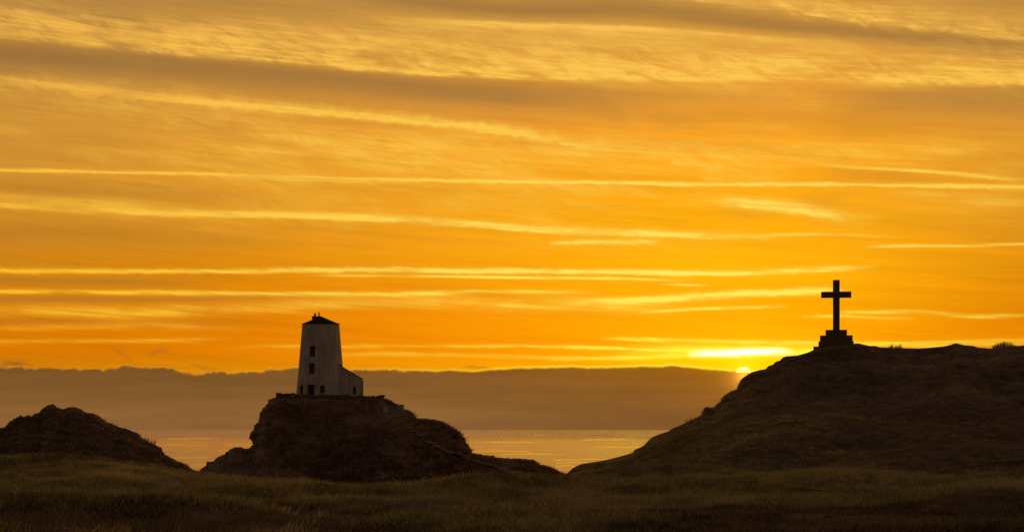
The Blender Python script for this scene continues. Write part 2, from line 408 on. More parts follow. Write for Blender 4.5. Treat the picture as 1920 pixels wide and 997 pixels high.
def m_white(name, base, stain):
    m = mat(name); p = pos()
    n1 = tnoise(p, .5, 5, .6); n2 = tnoise(p, 5, 5, .65)
    mp = node('ShaderNodeMapping'); mp.inputs['Scale'].default_value = (2.6, 2.6, .22); NT.links.new(p, mp.inputs['Vector'])
    run = tnoise(mp.outputs[0], 1.0, 5, .6)
    c = mixc(sstep(run, .38, .66) * .7, base, stain)
    c = mixc(sstep(n1, .42, .62) * .55, c, stain)
    # patches where the limewash has come off the masonry
    pt = sstep(tnoise(p, 1.5, 5, .7), .57, .63)
    sx = node('ShaderNodeSeparateXYZ'); NT.links.new(p, sx.inputs[0])
    z = X(sx.outputs[2]); low = 1.0 - sstep(z, 15.0, 19.5)
    c = mixc(pt * low * .7, c, (.20, .145, .10))
    bsdf(c, .85, bump(n2, .35, .04), .2)
m_white('limewash', (.58, .51, .42), (.36, .29, .22))
m_white('old_whitewash', (.62, .55, .44), (.36, .29, .21))
def m_plain(name, c, rough=.7, spec=.3, var=.35):
    m = mat(name); p = pos(); n = tnoise(p, 6, 4, .6)
    cc = mixc(sstep(n, .3, .7), tuple(v * (1 - var) for v in c), tuple(v * (1 + var) for v in c))
    bsdf(cc, rough, bump(n, .3, .02), spec)
m_plain('slate', (.022, .016, .014), .95, .1)
m_plain('chimney_render', (.13, .10, .08), .85)
m_plain('clay_pot', (.12, .06, .035), .8)
m_plain('door_wood', (.055, .022, .014), .6)
m_plain('frame_wood', (.075, .045, .03), .6)
m_plain('driftwood', (.05, .035, .025), .9)
m_plain('glass_dark', (.012, .010, .010), .12, .5, .2)
def m_grass(name, cols, trans=.35):
    m = mat(name); p = pos()
    n1 = tnoise(p, .11, 4, .6, .6); n2 = tnoise(p, .75, 4, .6)
    oi = node('ShaderNodeObjectInfo'); rnd = X(oi.outputs['Random'])
    f = n1 * .75 + n2 * .40 - .075 + (rnd - .5) * .24
    c = ramp(f, cols)
    d = node('ShaderNodeBsdfDiffuse'); put(d.inputs[0], c)
    t = node('ShaderNodeBsdfTranslucent'); put(t.inputs[0], scalec(c, 1.0))
    mx = node('ShaderNodeMixShader'); mx.inputs[0].default_value = trans
    NT.links.new(d.outputs[0], mx.inputs[1]); NT.links.new(t.outputs[0], mx.inputs[2])
    o = node('ShaderNodeOutputMaterial'); NT.links.new(mx.outputs[0], o.inputs[0])
m_grass('grass', [(.39, (.14, .11, .056)), (.455, (.29, .245, .11)), (.51, (.42, .355, .16)), (.56, (.37, .36, .14)), (.63, (.56, .44, .23))])
m_grass('heath', [(.39, (.080, .052, .044)), (.46, (.17, .108, .078)), (.52, (.26, .180, .112)), (.57, (.22, .185, .095)), (.63, (.32, .23, .14))], .2)
m_grass('heather', [(.40, (.14, .080, .066)), (.48, (.28, .16, .12)), (.55, (.34, .24, .13)), (.63, (.45, .30, .18))], .2)

def water(rough, normal):
    # surface reflection over the blue light scattered back out of the water
    pr = node('ShaderNodeBsdfPrincipled'); pr.inputs['Base Color'].default_value = (0, 0, 0, 1); pr.inputs['IOR'].default_value = 1.33
    put(pr.inputs['Roughness'], rough); NT.links.new(normal, pr.inputs['Normal'])
    df = node('ShaderNodeBsdfDiffuse'); df.inputs[0].default_value = (.10, .155, .37, 1)
    mx = node('ShaderNodeAddShader')
    NT.links.new(pr.outputs[0], mx.inputs[0]); NT.links.new(df.outputs[0], mx.inputs[1])
    o = node('ShaderNodeOutputMaterial'); NT.links.new(mx.outputs[0], o.inputs[0])
def m_sea():
    m = mat('sea_water'); p = pos()
    def scaled(sx, sy, detail, rough):
        mp = node('ShaderNodeMapping'); mp.inputs['Scale'].default_value = (sx, sy, 1); NT.links.new(p, mp.inputs['Vector'])
        return tnoise(mp.outputs[0], 1.0, detail, rough)
    swell = scaled(.03, .10, 3, .5)
    chop = scaled(.35, .8, 4, .6)
    gust = scaled(.010, .0045, 7, .72)          # cat's-paws and slicks drawn out across the water
    sx = node('ShaderNodeSeparateXYZ'); NT.links.new(p, sx.inputs[0])
    shoal = 1.0 - sstep(X(sx.outputs[1]), 500.0, 2600.0)      # the swell steepens as it shoals towards the shore
    h = (swell * .85 + chop * (.02 + .16 * sstep(gust, .36, .66))) * (.8 + shoal * 1.8)
    b = node('ShaderNodeBump'); put(b.inputs['Height'], h); b.inputs['Strength'].default_value = 1.0; b.inputs['Distance'].default_value = .42
    water(M('MULTIPLY_ADD', sstep(gust, .3, .7), .08, .02) + shoal * .09, b.outputs[0])
    m = mat('sea_swell'); p = pos()
    water(.10, bump(tnoise(p, .6, 3), .3, .05))
m_sea()

# ------------------------------------------------------------------ object tools
def meta(o, label=None, cat=None, group=None, kind=None):
    if label: o['label'] = label
    if cat: o['category'] = cat
    if group: o['group'] = group
    if kind: o['kind'] = kind
    return o
def link(name, me, m=None, parent=None):
    o = bpy.data.objects.new(name, me); COL.objects.link(o)
    if m is not None and me is not None and not me.materials: me.materials.append(MATS[m])
    if parent is not None: o.parent = parent
    return o
def empty(name, loc, rz=0.0):
    o = bpy.data.objects.new(name, None); COL.objects.link(o)
    o.location = loc; o.rotation_euler = (0, 0, rz); o.empty_display_size = .5
    return o
def np_mesh(name, verts, faces, smooth=True):
    me = bpy.data.meshes.new(name)
    v = np.asarray(verts, dtype=np.float32); f = np.asarray(faces, dtype=np.int32)
    k = f.shape[1]
    me.vertices.add(len(v)); me.vertices.foreach_set('co', v.ravel())
    me.loops.add(f.size); me.loops.foreach_set('vertex_index', f.ravel())
    me.polygons.add(len(f)); me.polygons.foreach_set('loop_start', np.arange(0, f.size, k, dtype=np.int32))
    me.update(calc_edges=True); me.validate()
    me.polygons.foreach_set('use_smooth', np.full(len(me.polygons), smooth))
    return me
def grid_faces(nr, nc, wrap=False):
    i, j = np.meshgrid(np.arange(nr - 1), np.arange(nc if wrap else nc - 1), indexing='ij')
    a = i * nc + j; b = i * nc + (j + 1) % nc; c = (i + 1) * nc + (j + 1) % nc; d = (i + 1) * nc + j
    return np.stack([a, b, c, d], -1).reshape(-1, 4)
def bm_mesh(name, bm, smooth=False):
    bmesh.ops.recalc_face_normals(bm, faces=bm.faces)
    me = bpy.data.meshes.new(name); bm.to_mesh(me); bm.free()
    if smooth: me.polygons.foreach_set('use_smooth', [True] * len(me.polygons))
    return me
def add_box(bm, c, s, rot=None, bev=0.0, jit=0.0):
    r = bmesh.ops.create_cube(bm, size=1)['verts']
    for v in r:
        v.co = Vector((v.co.x * s[0], v.co.y * s[1], v.co.z * s[2]))
        if jit: v.co += Vector((random.uniform(-jit, jit), random.uniform(-jit, jit), random.uniform(-jit, jit)))
    if bev:
        es = list({e for v in r for e in v.link_edges})
        r = list({v for v in bmesh.ops.bevel(bm, geom=es, offset=bev, segments=1, affect='EDGES', profile=.6)['verts']})
    for v in r:
        if rot is not None: v.co = rot @ v.co
        v.co += Vector(c)
    return r
def world(u, v, y):
    """point of the place seen at photo pixel (u, v) when it stands y metres off"""
    return Vector(((u - 960) / FPX * y, y, CAMZ + (HOR - v) / FPX * y))

# ------------------------------------------------------------------ sea
def build_sea():
    S = 120000.0
    xs = np.array([-S, -20000, -4000, -1000, 0, 1000, 4000, 20000, S]); ys = np.array([-S, -5000, 150, 400, 1200, 4000, 15000, 50000, S])
    gx, gy = np.meshgrid(xs, ys)
    v = np.stack([gx.ravel(), gy.ravel(), np.zeros(gx.size)], -1)
    o = link('sea', np_mesh('sea', v, grid_faces(len(ys), len(xs))), 'sea_water'); meta(o, kind='structure')
build_sea()
def wave_crest(u0, u1, v, seed):
    """a long low swell rolling in, its near face tipped a couple of degrees"""
    rnd = random.Random(seed); D = CAMZ * FPX / (v - HOR); n = 60
    V = []; amp = .0006 * D; dep = amp / math.tan(R(2.6))
    for i in range(n + 1):
        t = i / n; u = u0 + (u1 - u0) * t; k = math.sin(math.pi * t) ** .5 * (.75 + .25 * math.sin(t * 23 + seed) * math.sin(t * 9.1)); w = D + 6 * math.sin(t * 5 + seed)
        x = (u - 960) / FPX * w
        for (fy, fz) in ((-1, -.05), (-.5, .45), (-.15, .9), (0, 1), (.3, .7), (1.0, -.05)): V.append((x, w + fy * dep, fz * amp * k))
    me = np_mesh('wave_crest', V, grid_faces(n + 1, 6)); o = link('wave_crest', me, 'sea_swell', bpy.data.objects['sea'])
for k, (a, b, v) in enumerate(((285, 400, 834), (410, 490, 833.5), (320, 395, 871), (1030, 1150, 861), (1040, 1078, 873), (880, 1000, 846), (1110, 1215, 838), (900, 1010, 829), (1080, 1190, 824), (300, 420, 822), (930, 1060, 851), (1040, 1120, 867), (400, 450, 846), (310, 400, 857))): wave_crest(a, b, v, k + 1)

# ------------------------------------------------------------------ ground: grass field and the cross hill
CREST = [  # photo column, row, distance of the skyline of the near ground
    (-9000, 850, 120), (-3000, 850, 90), (-700, 846, 82), (0, 852, 84), (130, 850, 85), (250, 863, 86), (330, 877, 88), (380, 887, 90), (430, 891, 91), (500, 894, 93), (620, 896, 95),
    (700, 909, 98), (780, 916, 100), (860, 914, 102), (940, 909, 103), (1000, 905, 106), (1030, 900, 110), (1050, 893, 114), (1065, 885.5, 119), (1074, 877, 121), (1083.5, 872, 122), (1096, 868, 123),
    (1124, 864, 126), (1144, 860, 128), (1186, 848.5, 131), (1190, 842, 131.5), (1206, 836, 133), (1215.6, 826, 134), (1222.6, 819, 135), (1240, 812, 136.5), (1252, 808.5, 138), (1262, 802, 139),
    (1276, 796.5, 140), (1295, 788, 142), (1316, 778, 144), (1319, 768, 144.3), (1321, 763.5, 144.5), (1325, 762, 145), (1339, 764, 146), (1344, 757, 146.4), (1352, 751.5, 147), (1356, 742, 147.3), (1372, 732, 148.6),
    (1381, 730, 149), (1385, 719, 149.2), (1392, 708, 150), (1408, 698, 151), (1424, 693, 152), (1435, 691.5, 152.5), (1440, 686, 153), (1450, 682.5, 153.5), (1454, 677.5, 154), (1462, 675.5, 154), (1468, 669.5, 154.5),
    (1474, 667.5, 155), (1495, 666, 156), (1516, 660, 157), (1528, 654, 157.5), (1540, 651.5, 158), (1590, 647, 159), (1600, 644, 159.5), (1608, 643, 160), (1630, 648, 160), (1641, 648, 160.5), (1649, 650.5, 161),
    (1665, 651, 161), (1692, 652, 161.5), (1722, 653, 162), (1748, 651, 162.5), (1771, 649, 163), (1784, 645.5, 163), (1792, 643, 163), (1807, 646.5, 163), (1826, 648, 163.5), (1834, 651, 164), (1856, 652.7, 164), (1866, 652, 164),
    (1884, 648, 164.5), (1905, 648.5, 165), (1920, 647, 165), (2000, 650, 166), (2150, 640, 168), (2400, 660, 170), (3500, 700, 170), (5000, 790, 150), (8000, 850, 120), (12000, 850, 120)]
def angU(px):
    px = np.asarray(px, float)
    inside = np.abs(px - 960) < 1600
    return np.where(inside, np.arctan((px - 960) / FPX) * FPX + 960, px)
CU = angU([c[0] for c in CREST]); CV = np.array([c[1] for c in CREST]); CY = np.array([c[2] for c in CREST])

def build_ground():
    dense = angU(np.arange(-560, 2480, 3.0))
    side_l = 960 - np.geomspace(960 - dense[0] + 20, math.pi * FPX, 40)[::-1]
    side_r = np.geomspace(dense[-1] - 960 + 20, math.pi * FPX, 40)[:-1] + 960
    U = np.concatenate([side_l, dense, side_r])
    th = (U - 960) / FPX
    r = np.concatenate([np.linspace(0.05, 22, 25)[:-1], np.geomspace(22, 82, 120)[:-1], np.linspace(82, 176, 190)[:-1], np.linspace(176, 330, 50)])
    nc, nr = len(U), len(r)
    cosx = np.maximum(np.cos(th), .82)
    vc = np.interp(U, CU, CV); yc = np.interp(U, CU, CY)
    vc = vc + 12.0 * ss(U, 350, 500) * (1 - ss(U, 990, 1060)) + 6.0 * (1 - ss(U, 350, 500))        # the standing grass itself makes up the skyline there
    rc = yc / np.where(np.abs(th) < .45, np.cos(th), np.cos(.45))
    tgt = (HOR - vc) / FPX * cosx            # slope of the sight line to the crest
    RR, TH = np.meshgrid(r, th, indexing='ij')
    xx, yy = RR * np.sin(TH), RR * np.cos(TH)
    zf = -1.52 - .0105 * np.clip(RR - 26, 0, 200)
    und = .42 * fbm(xx / 13, yy / 13, s=3, o=3) + .16 * fbm(xx / 3.6, yy / 3.6, s=5, o=3) + .05 * fbm(xx / 1.1, yy / 1.1, s=9, o=2)
    hillw = ss((200 - (vc - 640)) / 200.0)[None, :]
    hum = (.75 * fbm(xx / 9, yy / 7, s=21, o=4)) * hillw
    r0 = np.where(vc < 880, 62.0, 60.0)
    zc = tgt * rc
    def field(zc):
        t = (RR - r0[None, :]) / (rc - r0)[None, :]
        tc = np.clip(t, 0, 1)
        S = .45 * ss(tc) + .55 * tc ** 1.25
        zfc = -1.52 - .0105 * np.clip(rc - 26, 0, 200)
        z = zf + (zc - zfc)[None, :] * S
        keep = 1 - ss(t, .86, 1.0) * .93
        z = z + (und * ss(RR, 6, 30) + hum * ss(tc, .05, .4)) * keep
        # beyond the crest the land falls to the shore
        zcr = zc[None, :] + 0 * z
        over = np.clip(RR - rc[None, :], 0, None)
        fall = np.where(hillw > .3, .42, .13)
        zb = zcr - fall * over ** 1.05 + .25 * fbm(xx / 5, yy / 5, s=31, o=3) * ss(over, 0, 4)
        floor = -9.0 - ss(RR, 190, 320) * 3.5
        zb = np.maximum(zb, floor + .2 * und)
        return np.where(t > 1, zb, z)
    for it in range(6):
        z = field(zc)
        ex = (np.where(RR > 15, z / RR, -9)).max(axis=0) - tgt
        zc = zc - np.clip(ex, -.01, .01) * rc * .9
    z = field(zc)
    v = np.stack([xx, yy, z + CAMZ], -1).reshape(-1, 3)
    me = np_mesh('ground', v, grid_faces(nr, nc, wrap=True)[:, ::-1])
    o = link('ground', me, 'turf'); meta(o, kind='structure')
    return r, U, z, rc, hillw[0]
GR, GU, GZ, GRC, GHW = build_ground()
def ground_z(U, r):
    """terrain height (world z) at azimuth column U and range r, vectorised bilinear"""
    iu = np.clip(np.searchsorted(GU, U) - 1, 0, len(GU) - 2); ir = np.clip(np.searchsorted(GR, r) - 1, 0, len(GR) - 2)
    fu = (U - GU[iu]) / (GU[iu + 1] - GU[iu]); fr = (r - GR[ir]) / (GR[ir + 1] - GR[ir])
    return CAMZ + (GZ[ir, iu] * (1 - fu) * (1 - fr) + GZ[ir, iu + 1] * fu * (1 - fr) + GZ[ir + 1, iu] * (1 - fu) * fr + GZ[ir + 1, iu + 1] * fu * fr)

# ------------------------------------------------------------------ crag and outcrop
def hill_sheet(name, sil, step, ys, prof, foot, m, amp, fseed, flat=None, fine=.05, block=1.3):
    su = np.array([p[0] for p in sil], float); sv = np.array([p[1] for p in sil], float); sy = np.array([p[2] for p in sil], float)
    u = np.arange(su[0], su[-1], step); vc = np.interp(u, su, sv); yc = np.interp(u, su, sy)
    a = (u - 960) / FPX
    tgt = (HOR - vc) / FPX
    Y, A = np.meshgrid(ys, a, indexing='ij'); Uu = np.broadcast_to(u, Y.shape)
    zc = tgt * yc
    y0, zfoot = foot
    t = np.clip((Y - y0) / (yc - y0)[None, :], 0, 1)
    S = prof(t, Uu)
    z = zfoot + (zc - zfoot)[None, :] * S
    back = yc + (0 if flat is None else flat(u))
    over = np.clip(Y - back[None, :], 0, None)
    z = np.where(over > 0, np.maximum(zc[None, :] - .75 * over, zfoot - 2), z)
    z = np.where((Y > yc[None, :]) & (over <= 0), zc[None, :], z)
    x = A * Y
    # rough rock: displace along the sheet normal
    P = np.stack([x, Y, z], -1)
    du = np.gradient(P, axis=1); dv = np.gradient(P, axis=0)
    N = np.cross(du, dv); N /= np.linalg.norm(N, axis=-1, keepdims=True) + 1e-9
    N[N[..., 2] < 0] *= -1
    steep = 1 - np.clip(N[..., 2], 0, 1)
    n1 = fbm(x / 3.2, Y / 3.2, z / 2.4, s=fseed, o=4, g=.55)
    rid = 1 - 2 * np.abs(fbm(x / 1.5, Y / 1.5, z / 1.1, s=fseed + 50, o=3))
    n3 = fbm(x / .45, Y / .45, z / .4, s=fseed + 90, o=2)
    crestk = 1 - .82 * np.exp(-((Y - yc[None, :]) / 2.2) ** 2)      # keep the skyline close to the survey
    d = (amp * n1 * (.5 + steep) + amp * .45 * rid * (.25 + steep)) * crestk + fine * n3
    # fractured blocks: each cell of the rock stands a little proud or shy of its neighbours
    bs = block
    wx, wy, wz = x / bs + .45 * vnoise(x / 2, Y / 2, z / 2, fseed + 7), Y / bs + .45 * vnoise(x / 2, Y / 2, z / 2, fseed + 8), z / (bs * .7) + .25 * x / bs + .4 * vnoise(x / 2, Y / 2, z / 2, fseed + 9)
    cell = _h(np.floor(wx).astype(np.int64), np.floor(wy).astype(np.int64), np.floor(wz).astype(np.int64), fseed + 3)
    wx2, wy2, wz2 = wx * 2.7 + 5, wy * 2.7 + 3, wz * 2.7 + 8
    cell2 = _h(np.floor(wx2).astype(np.int64), np.floor(wy2).astype(np.int64), np.floor(wz2).astype(np.int64), fseed + 4)
    d = d + (.30 * bs * cell * crestk + .11 * bs * cell2 * (.35 + .65 * crestk)) * (.3 + .9 * steep)
    P = P + N * d[..., None]
    v = P.reshape(-1, 3).copy(); v[:, 2] += CAMZ
    me = np_mesh(name, v, grid_faces(len(ys), len(u)), True)
    o = link(name, me, m); meta(o, kind='structure')
    return u, ys, P

CRAG = [(230, 925, 250), (300, 910, 250), (350, 893, 248), (373, 883, 246), (377, 877, 246), (386, 872.6, 246), (388, 864.5, 246), (400, 863.6, 247), (410, 856, 248), (424, 849, 249), (429.6, 842, 249), (440, 836.5, 250),
        (451, 836.5, 251), (460, 840, 251), (469, 839, 252), (470.5, 834, 252), (474.7, 833, 253), (480, 820, 254), (482, 806, 254), (484.6, 790.5, 255), (488, 788.5, 255), (490, 773, 256), (495.5, 763.4, 256), (505.4, 762.5, 256), (512.6, 753.5, 256),
        (520.7, 747, 256), (525, 746, 256), (600, 747, 256), (700, 747, 256), (714, 746, 256), (720, 748, 256), (742, 758, 255), (757, 766, 254), (766, 769, 254), (773, 773, 253), (778, 780, 253), (784, 783, 252), (797.5, 783.7, 252),
        (810, 785.7, 251), (830, 789, 250), (840, 795, 250), (848, 801, 249), (860, 808, 249), (864, 814, 249), (873.4, 829, 248), (876.4, 841, 248), (881.4, 844, 247), (883, 848.5, 247), (917, 855, 246), (921, 853.6, 246), (926, 854, 246), (930, 857, 246),
        (981.5, 859, 245), (1000, 861, 245), (1012, 869, 244), (1032, 874, 244), (1043, 878, 243), (1052.5, 885, 243), (1062, 888, 243), (1100, 897, 243), (1160, 908, 243), (1230, 925, 243)]
def crag_prof(t, u):
    w = np.clip((t - .06) / .94, 0, 1)
    cl = np.exp(-((u - 500) / 60.0) ** 2)           # steeper rock at the seaward end
    a = .35 * ss(w) + .65 * np.power(w, .85)
    b = np.power(w, .55)
    return a * (1 - cl) + b * cl
cr_y = np.concatenate([np.linspace(216, 260, 190)[:-1], np.linspace(260, 300, 50)])
CRU, CRY, CRP = hill_sheet('lighthouse_crag', CRAG, .8, cr_y, crag_prof, (221.0, -9.4), 'crag_rock', .5, 201,
                           flat=lambda u: 19.0 * ss(u, 505, 525) * (1 - ss(u, 712, 740)), fine=.05)
OUT = [(-700, 862, 110), (-300, 850, 110), (-150, 828, 110), (-60, 812, 110), (0, 802, 110), (10, 800, 110), (19.6, 789, 110), (30, 782, 111), (33, 782, 111), (38, 777, 111), (45.6, 780.7, 111), (52.6, 777, 111), (60, 778.6, 111.5), (64.6, 774, 112), (73, 773, 112),
       (83, 764, 112), (90, 759, 112), (96, 757.5, 112), (101, 757.5, 112), (107, 763, 112.5), (119, 766, 113), (129, 763, 113), (140, 762, 113), (152, 765, 113), (161.5, 771, 113), (178, 774, 113), (190, 782, 113), (200, 789.5, 113), (217, 796.5, 113),
       (235, 802, 112), (248, 807, 112), (257.6, 810.6, 112), (267, 820, 111), (279, 826, 111), (297, 836.5, 110), (305, 850, 110), (319, 857, 109), (332, 864.6, 109), (349, 871, 108), (359, 878, 108), (373, 884, 108), (392, 893, 108), (430, 905, 108), (470, 915, 108)]
out_y = np.concatenate([np.linspace(91, 114.5, 120)[:-1], np.linspace(114.5, 128, 30)])
OUU, OUY, OUP = hill_sheet('rocky_outcrop', OUT, 1.2, out_y, lambda t, u: .4 * ss(t) + .6 * np.power(t, .8), (92.0, -3.4), 'outcrop_rock', .22, 401, fine=.025, block=.7)

def sheet_hit(u, v, U, Y, P):
    """point on a hill sheet's face seen at photo pixel (u, v)"""
    j = int(np.clip(np.searchsorted(U, u), 1, len(U) - 2))
    s = P[:, j, 2] / P[:, j, 1]
    k = np.argmax(s >= (HOR - v) / FPX)
    p = P[k, j]
    return Vector((p[0], p[1], p[2] + CAMZ))

# ------------------------------------------------------------------ lighthouse
def build_lighthouse():
    D = 265.0; K = FPX / D                      # photo pixels per metre at the tower
    u0 = 601.5
    base = world(u0, 747, D)
    rz = math.atan((960 - u0) / FPX)
    root = empty('lighthouse', base, rz)
    meta(root, 'squat white tapering round lighthouse tower with low conical roof and lean-to', 'lighthouse')
    zz = lambda v: (747 - v) / K                # local height of a photo row
    H = zz(608); Rb = 46.4 / K; Rt = 34.6 / K
    rad = lambda z: Rb + (Rt - Rb) * z / H
    def lathe(prof, n=96):
        bm = bmesh.new(); rings = []
        for (r, z) in prof:
            rings.append([bm.verts.new((r * math.cos(2 * math.pi * i / n), r * math.sin(2 * math.pi * i / n), z)) for i in range(n)])
        for a, b in zip(rings, rings[1:]):
            for i in range(n): bm.faces.new((a[i], a[(i + 1) % n], b[(i + 1) % n], b[i]))
        bm.faces.new(rings[0][::-1]); bm.faces.new(rings[-1])
        return bm
    # openings: (column, top row, bottom row, width px, kind)
    ops = [(586, 650, 669, 10.2, 'w'), (584.5, 682, 701, 10.6, 'w'), (565.3, 723, 738.5, 5.6, 'w'), (583.2, 722, 741, 12.2, 'd'), (604.5, 723.2, 737.4, 8.8, 'w')]
    def frame_at(u, z):
        off = (u - u0) / K; r = rad(z); ph = math.asin(max(-.97, min(.97, off / r)))
        return Matrix.Rotation(ph, 4, 'Z'), r, ph
    def carve(me, cutters):
        tmp = bpy.data.objects.new('tmp', me); COL.objects.link(tmp)
        cs = []
        for c in cutters:
            co = bpy.data.objects.new('tmpc', c); COL.objects.link(co); cs.append(co)
            md = tmp.modifiers.new('b', 'BOOLEAN'); md.operation = 'DIFFERENCE'; md.object = co; md.solver = 'EXACT'
        dg = bpy.context.evaluated_depsgraph_get()
        res = bpy.data.meshes.new_from_object(tmp.evaluated_get(dg))
        for o in cs + [tmp]: bpy.data.objects.remove(o)
        return res
    cutters = []
    spec = []
    for (u, vt, vb, w, kind) in ops:
        z0, z1 = zz(vb), zz(vt); rot, r, ph = frame_at(u, (z0 + z1) / 2)
        ww = w / K / math.cos(ph)
        bm = bmesh.new(); vs_ = add_box(bm, (0, 0, 0), (ww, 1.1, z1 - z0))
        bmesh.ops.transform(bm, matrix=rot @ Matrix.Translation((0, -r, (z0 + z1) / 2)), verts=bm.verts)
        cutters.append(bm_mesh('cut', bm)); spec.append((rot, r, z0, z1, ww, kind))
    prof = [(rad(H * i / 10), H * i / 10 - (.4 if i == 0 else 0)) for i in range(11)]
    wall = carve(bm_mesh('tower_wall', lathe(prof)), cutters)
    wall.materials.clear()
    o = link('wall', wall, 'limewash', root)
    for p in wall.polygons: p.use_smooth = abs(p.normal.z) < .2
    try: wall.set_sharp_from_angle(angle=R(25))
    except Exception: pass
    for (rot, r, z0, z1, ww, kind) in spec:
        h = z1 - z0; yb = -r + .26
        if kind == 'w':
            bm = bmesh.new(); f = .07
            for sx in (-1, 1): add_box(bm, (sx * (ww / 2 - f / 2), yb, (z0 + z1) / 2), (f, .08, h - .004))
            for zc_ in (z0 + f / 2, z1 - f / 2): add_box(bm, (0, yb, zc_), (ww - 2 * f, .078, f - .004))
            add_box(bm, (0, yb, (z0 + z1) / 2), (ww - 2 * f, .06, .05))
            add_box(bm, (0, yb + .005, (z0 + z1) / 2), (.04, .05, h - 2 * f))
            bmesh.ops.transform(bm, matrix=rot, verts=bm.verts)
            wo = link('window', bm_mesh('window', bm), 'frame_wood', root)
            bm = bmesh.new(); add_box(bm, (0, yb + .02, (z0 + z1) / 2), (ww - .02, .012, h - .02))
            bmesh.ops.transform(bm, matrix=rot, verts=bm.verts); link('pane', bm_mesh('pane', bm), 'glass_dark', wo)
            bm = bmesh.new(); add_box(bm, (0, -r - .02 + .12, z0 - .05), (ww + .16, .42, .1), bev=.015)
            bmesh.ops.transform(bm, matrix=rot, verts=bm.verts); link('sill', bm_mesh('sill', bm), 'limewash', wo)
        else:
            bm = bmesh.new(); n = 5
            for i in range(n): add_box(bm, (-ww / 2 + ww * (i + .5) / n, yb + (.006 if i % 2 else 0), (z0 + z1) / 2), (ww / n - .012, .06, h - .02))
            add_box(bm, (0, yb + .03, (z0 + z1) / 2), (ww - .01, .03, h - .03))
            bmesh.ops.transform(bm, matrix=rot, verts=bm.verts); do = link('door', bm_mesh('door', bm), 'door_wood', root)
            bm = bmesh.new(); add_box(bm, (ww * .36, yb - .06, z0 + 1.0), (.05, .06, .12), bev=.012)
            bmesh.ops.transform(bm, matrix=rot, verts=bm.verts); link('handle', bm_mesh('handle', bm), 'slate', do)
            bm = bmesh.new(); add_box(bm, (0, -r + .05, z1 + .09), (ww + .3, .24, .14), bev=.02)
            bmesh.ops.transform(bm, matrix=rot, verts=bm.verts); link('lintel', bm_mesh('lintel', bm), 'limewash', root)
    # roof: low slate cone with a small eave
    zr = zz(592.6)
    bm = lathe([(Rt + .02, H - .03), (Rt + .10, H + .002), (Rt + .10, H + .06), (Rt * .66, H + (zr - H) * .38), (Rt * .33, H + (zr - H) * .70), (.05, zr)], 64)
    roof = link('roof', bm_mesh('roof', bm, True), 'slate', root)
    try: roof.data.set_sharp_from_angle(angle=R(30))
    except Exception: pass
    cx = (592.6 - u0) / K
    bm = bmesh.new()
    add_box(bm, (cx, .1, (zz(603) + zz(593.6)) / 2), (15.2 / K, .62, zz(593.6) - zz(603)), bev=.02)
    add_box(bm, (cx, .1, zz(593.6) + .035), (16.4 / K, .70, .08), bev=.015)
    ch = link('chimney', bm_mesh('chimney', bm), 'chimney_render', root)
    for (u, w, vt) in ((590.7, 3.9, 586.8), (598.2, 2.7, 585.0)):
        zt = zz(vt); zb = zz(593.6) + .06; rr = w / K / 2; bm = bmesh.new(); n = 14; rings = []
        for (r_, z_) in ((rr * 1.12, zb), (rr * .95, zb + .06), (rr * .86, zt - .1), (rr * 1.08, zt - .07), (rr * 1.08, zt), (rr * .7, zt), (rr * .7, zt - .2)):
            rings.append([bm.verts.new((r_ * math.cos(2 * math.pi * i / n) + (u - u0) / K, r_ * math.sin(2 * math.pi * i / n) + .1, z_)) for i in range(n)])
        for a, b in zip(rings, rings[1:]):
            for i in range(n): bm.faces.new((a[i], a[(i + 1) % n], b[(i + 1) % n], b[i]))
        bm.faces.new(rings[0][::-1]); bm.faces.new(rings[-1])
        link('chimney_pot', bm_mesh('chimney_pot', bm), 'clay_pot', ch)
    # lean-to with a single sloping roof
    x0, x1 = (632 - u0) / K, (678.6 - u0) / K
    yf, yk = -1.9, 2.6
    za = zz(689.5) + (642 - 632) / K * (21.5 / 36.5); zb = zz(711.0)
    bm = bmesh.new()
    q = [(x0, -.4), (x1, -.4), (x1, zb), (x0, za)]
    F = [bm.verts.new((x, yf, z)) for x, z in q]; Bk = [bm.verts.new((x, yk, z)) for x, z in q]
    bm.faces.new(F); bm.faces.new(Bk[::-1])
    for i in range(4): bm.faces.new((F[i], Bk[i], Bk[(i + 1) % 4], F[(i + 1) % 4]))
    bmesh.ops.recalc_face_normals(bm, faces=bm.faces)
    me = bm_mesh('lean_to', bm)
    wz0, wz1, wx, ww = zz(739.2), zz(725), (664.2 - u0) / K, 5.6 / K
    bm = bmesh.new(); add_box(bm, (wx, yf, (wz0 + wz1) / 2), (ww, .6, wz1 - wz0))
    me = carve(me, [bm_mesh('cut', bm)]); me.materials.clear()
    lt = link('lean_to', me, 'limewash', root)
    ang = math.atan2(za - zb, x0 - x1) + math.pi
    L = math.hypot(x1 - x0, za - zb)
    bm = bmesh.new()
    add_box(bm, ((x0 + x1) / 2 + .03, (yf + yk) / 2, (za + zb) / 2 + .055), (L + .10, yk - yf + .12, .09), rot=Matrix.Rotation(-ang, 3, 'Y'), bev=.01)
    link('lean_to_roof', bm_mesh('lean_to_roof', bm), 'slate', root)
    bm = bmesh.new(); f = .05
    for sx in (-1, 1): add_box(bm, (wx + sx * (ww / 2 - f / 2), yf + .18, (wz0 + wz1) / 2), (f, .06, wz1 - wz0 - .004))
    for zc_ in (wz0 + f / 2, wz1 - f / 2, (wz0 + wz1) / 2): add_box(bm, (wx, yf + .18, zc_), (ww - 2 * f, .058, f - .004))
    wo = link('window', bm_mesh('window', bm), 'frame_wood', root)
    bm = bmesh.new(); add_box(bm, (wx, yf + .2, (wz0 + wz1) / 2), (ww - .01, .012, wz1 - wz0 - .01)); link('pane', bm_mesh('pane', bm), 'glass_dark', wo)
